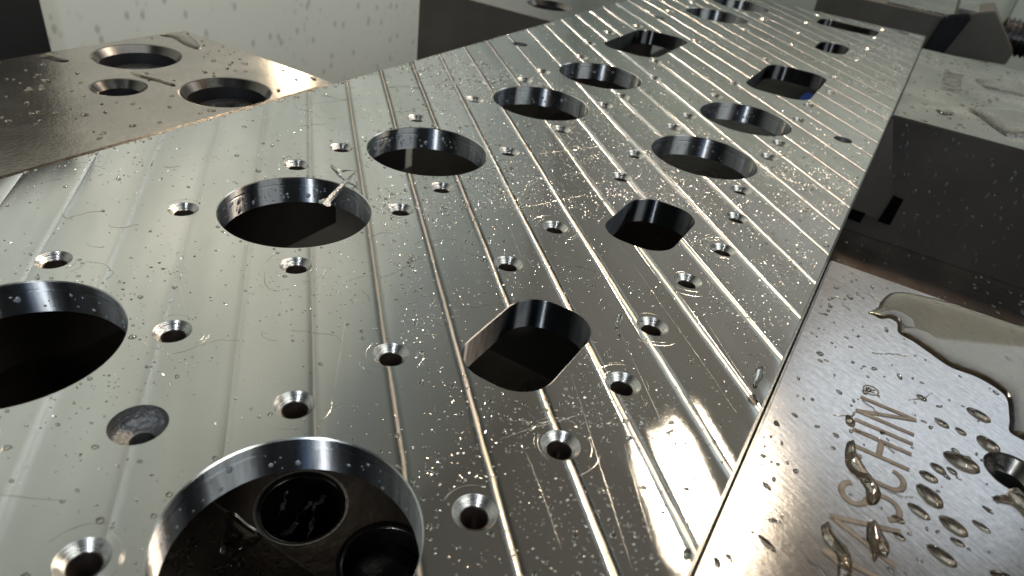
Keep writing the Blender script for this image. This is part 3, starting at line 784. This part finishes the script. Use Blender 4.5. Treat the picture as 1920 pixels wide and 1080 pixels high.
# small drops and curls on the jaw
it = []
for _ in range(230):
    x = random.uniform(.7, 2.15); y = -.03-random.random()**1.4*.5
    r0 = .0022*(3.2)**(random.random()**2); it.append((x, y, .0004, r0*random.uniform(1.1, 2.2), r0, random.gauss(.8, .8), r0*.6))
vs, fs = domes(it, 9, 3)
v2, f2 = trails(10, ((.8, 2.1), (-.3, -.04)), .009, .0022, .5, .0022, None, False); n0 = len(vs); vs += v2; fs += [tuple(n0+i for i in g) for g in f2]
o = mesh_obj('jaw_spatter', vs, fs, M_water, None, True); o['kind'] = 'stuff'; o['label'] = 'small drops and curls of coolant on the engraved jaw'
it = []
for _ in range(150):
    x = random.uniform(1.0, 2.15); y = random.uniform(2.1, 2.98); r0 = .004*(2.4)**(random.random()**2)
    if any((x-a)**2+(y-b)**2 < (q+.02)**2 for a, b, q in HL1): continue
    it.append((x, y, .0004, r0*random.uniform(1.2, 2.5), r0, random.gauss(.8, .8), r0*.7))
for _ in range(170):
    x = random.uniform(4.15, 6.2); y = random.uniform(-.9, -.03); r0 = .004*(2.6)**(random.random()**2)
    it.append((x, y, .0004, r0*random.uniform(1.2, 2.5), r0, random.gauss(.8, .8), r0*.7))
vs, fs = domes(it, 9, 3)
o = mesh_obj('far_jaw_spatter', vs, fs, M_water, None, True); o['kind'] = 'stuff'; o['label'] = 'small drops of coolant on the left and far jaws'
# drops running on the dark front face
vs, fs = [], []
for _ in range(120):
    y = random.uniform(-1.1, -.03); z = random.uniform(-.64, -.03); r0 = random.uniform(.004, .009); n = 8; b = len(vs); e = random.uniform(1, 2.2); tl = random.uniform(-.5, .5)
    for i in range(n):
        a = 2*PI*i/n; vs.append((4.1195 if y < -.24 else 4.1075, y+r0*math.cos(a)*.8+tl*r0*math.sin(a), z+r0*e*math.sin(a)))
    vs.append(((4.1195 if y < -.24 else 4.1075)-r0*.6, y, z)); fs += [(b+(i+1) % n, b+i, b+n) for i in range(n)]
for _ in range(140):
    x = random.uniform(2.6, 4.1); y = random.uniform(-1.2, -.02); r0 = random.uniform(.004, .012); V_, F_ = domes([(x, y, ZB-.001, r0*1.6, r0, random.random()*3, r0*.6)], 8, 3); n0 = len(vs); vs += V_; fs += [tuple(n0+i for i in g) for g in F_]
o = mesh_obj('face_drops', vs, fs, M_facedrop, None, True); o['kind'] = 'stuff'; o['label'] = 'drops on the dark front of the far right jaw'

# amber pool on the near right jaw
drop_outline([(1628, 586), (1640, 592), (1652, 598), (1668, 597), (1682, 606), (1685, 624), (1712, 640), (1742, 661), (1782, 688), (1830, 706), (1868, 728), (1888, 748), (1893, 785), (1900, 815), (1990, 840), (2050, 760), (2050, 668),
              (1960, 626), (1900, 607), (1840, 587), (1780, 567), (1720, 553), (1690, 548), (1668, 551), (1652, 565), (1645, 578)], .0065,
             'thin amber coolant pool along the far edge of the engraved jaw', 'coolant pool', M_amber, 'coolant_pool', .22)
# pools on far right jaw
drop_outline([(1815, 205), (1835, 200), (1870, 202), (1900, 205), (1960, 225), (1975, 262), (1920, 258), (1890, 257), (1862, 240), (1838, 222)], .014, 'long clear pool with white outline on the far right jaw', 'coolant pool', M_water, 'coolant_pool', .5)
drop_outline([(1828, 150), (1850, 148), (1890, 155), (1940, 168), (1945, 182), (1900, 178), (1850, 166)], .010, 'slim clear pool above the long pool on the far right jaw', 'coolant pool', M_water, 'coolant_pool', .5)
drop_outline([(1755, 205), (1772, 206), (1790, 213), (1780, 217), (1762, 213)], .01, 'small sliver of water beside the far lettering', 'coolant drop', M_water)
# pools on left jaw
drop_outline([(300, 66), (325, 59), (345, 60), (365, 74), (376, 88), (368, 92), (345, 84), (325, 72)], .006, 'bright curled drop at the outer corner of the left jaw', 'coolant drop', M_water)
drop_outline([(245, 137), (270, 139), (300, 147), (328, 158), (322, 161), (290, 152), (260, 144)], .006, 'long thin drop between the three holes of the left jaw', 'coolant drop', M_water)
drop_outline([(72, 108), (90, 102), (115, 106), (130, 114), (112, 116), (90, 111)], .005, 'flat drop on the far left rim of the left jaw', 'coolant drop', M_water)
# drops on plate
drop_outline([(1158, 590), (1166, 588), (1168, 600), (1160, 618), (1164, 632), (1156, 625), (1154, 608)], .006, 'wavy drop crossing a bright feed line right of the near oblong hole', 'coolant drop', M_water)
drop_outline([(1418, 692), (1430, 690), (1432, 705), (1424, 716), (1418, 728), (1411, 722), (1414, 705)], .008, 'wavy edged drop near the right edge of the plate', 'coolant drop', M_water)
drop_outline([(1406, 741), (1418, 744), (1422, 756), (1414, 760), (1404, 752)], .007, 'round drop just below the wavy edged drop at the plate edge', 'coolant drop', M_water)
drop_outline([(1283, 1030), (1294, 1032), (1296, 1045), (1286, 1050), (1279, 1040)], .008, 'round drop by the gap near the bottom of the plate', 'coolant drop', M_water)

# ------------------------------------------------------------------ swarf
def ribbon(name, pts, wd, parent, mat=M_swarf, twist=2.0):
    vs, fs = [], []; n = len(pts)
    for i, q in enumerate(pts):
        q = Vector(q); d = (Vector(pts[min(i+1, n-1)])-Vector(pts[max(i-1, 0)])).normalized()
        a = d.cross(Vector((0, 0, 1))); a = a.normalized() if a.length > 1e-4 else Vector((1, 0, 0)); b = d.cross(a)
        an = twist*i/n; ww = wd[i] if isinstance(wd, (list, tuple)) else wd
        k = a*math.cos(an)+b*math.sin(an); l = d.cross(k)
        vs += [tuple(q+k*ww), tuple(q+l*ww*.35), tuple(q-k*ww), tuple(q-l*ww*.35)]
    for i in range(n-1):
        for j in range(4): fs.append((4*i+j, 4*i+(j+1) % 4, 4*i+4+(j+1) % 4, 4*i+4+j))
    fs += [(0, 1, 2, 3), (4*n-1, 4*n-2, 4*n-3, 4*n-4)]
    return mesh_obj(name, vs, fs, mat, parent, False)
def along(pts3, sub=5, jit=.0015):
    out = []
    for a, b in zip(pts3, pts3[1:]):
        for j in range(sub):
            t_ = j/sub; out.append(tuple(Vector(a).lerp(Vector(b), t_)+Vector((random.uniform(-jit, jit), random.uniform(-jit, jit), random.uniform(-jit, jit)))))
    out.append(tuple(pts3[-1])); return out
def P3(px, py, h): x, y = bp(px, py, h); return (x, y, h)
sw = empty('metal_chip', P3(640, 345, 0), 'curled metal chip caught on the rim of the second bore', 'metal chip'); sw.location = (0, 0, 0)
pts = along([P3(606, 384, .004), P3(616, 376, .008), P3(640, 350, .012), P3(669, 320, .03)], 5, .0008)
ribbon('shaving', pts, [.016, .020, .019, .016, .014]+[.0085]*8+[.006]*3, sw)
ribbon('thin_curl', along([P3(669, 319, .03), P3(655, 320, .022), P3(640, 321, .012)], 4), .0035, sw)
ribbon('thin_curl', along([P3(640, 321, .012), P3(628, 314, .006), P3(620, 309, .004)], 4, .0005), .004, sw, M_chamfer)
ribbon('thin_curl', along([P3(664, 330, .02), P3(668, 342, .006), P3(671, 352, .003)], 4, .0005), .003, sw)
zc = ZB-.05
for i, (q, lab) in enumerate(([[(534, 922), (531, 945), (524, 970)], 'straight pale chip at the left inside the vise bed bore'], [[(632, 908), (618, 925), (595, 943), (580, 944)], 'bent chip at the upper right inside the vise bed bore'],
        [[(589, 944), (586, 975), (577, 1010)], 'upright wiggly chip in the middle of the vise bed bore'], [[(582, 943), (560, 965), (545, 995), (520, 1005), (505, 1015)], 'long dark chip lying across the vise bed bore'], [[(560, 980), (548, 990), (530, 1008)], 'short chip at the bottom of the vise bed bore'])):
    o = ribbon('metal_chip', along([P3(a, b, zc-.02*k) for k, (a, b) in enumerate(q)], 6, .004), .007, None, M_swarf, 5); tag(o, lab, 'metal chip', 'chips inside the vise bed bore')
# water on the bed seen through the nearest bore
zb2 = ZB+.061
P = [bp(x, y, zb2) for x, y in [(425, 962), (440, 960), (470, 985), (494, 1003), (470, 1025), (440, 1040), (412, 1035), (418, 1000)]]
P = smooth_loop(P, 6); cx = sum(q[0] for q in P)/len(P); cy = sum(q[1] for q in P)/len(P)
vs, fs = blob_mesh([(x-cx, y-cy) for x, y in P], .012, 0, .3, 8)
tag(mesh_obj('coolant_drop', vs, fs, M_water, None, True, (cx, cy, zb2)), 'blue grey drop on the brown vise bed inside the nearest bore', 'coolant drop')
it = []
for _ in range(90):
    x, y = bp(random.uniform(300, 760), random.uniform(930, 1080), zb2)
    if x > .73: continue
    r0 = random.uniform(.004, .012); it.append((x, y, zb2-.0005, r0*1.6, r0, random.random()*3, r0*.5))
vs, fs = domes(it, 9, 3); o = mesh_obj('bed_spatter', vs, fs, M_water, None, True); o['kind'] = 'stuff'; o['label'] = 'drops on the vise bed inside the nearest bore'
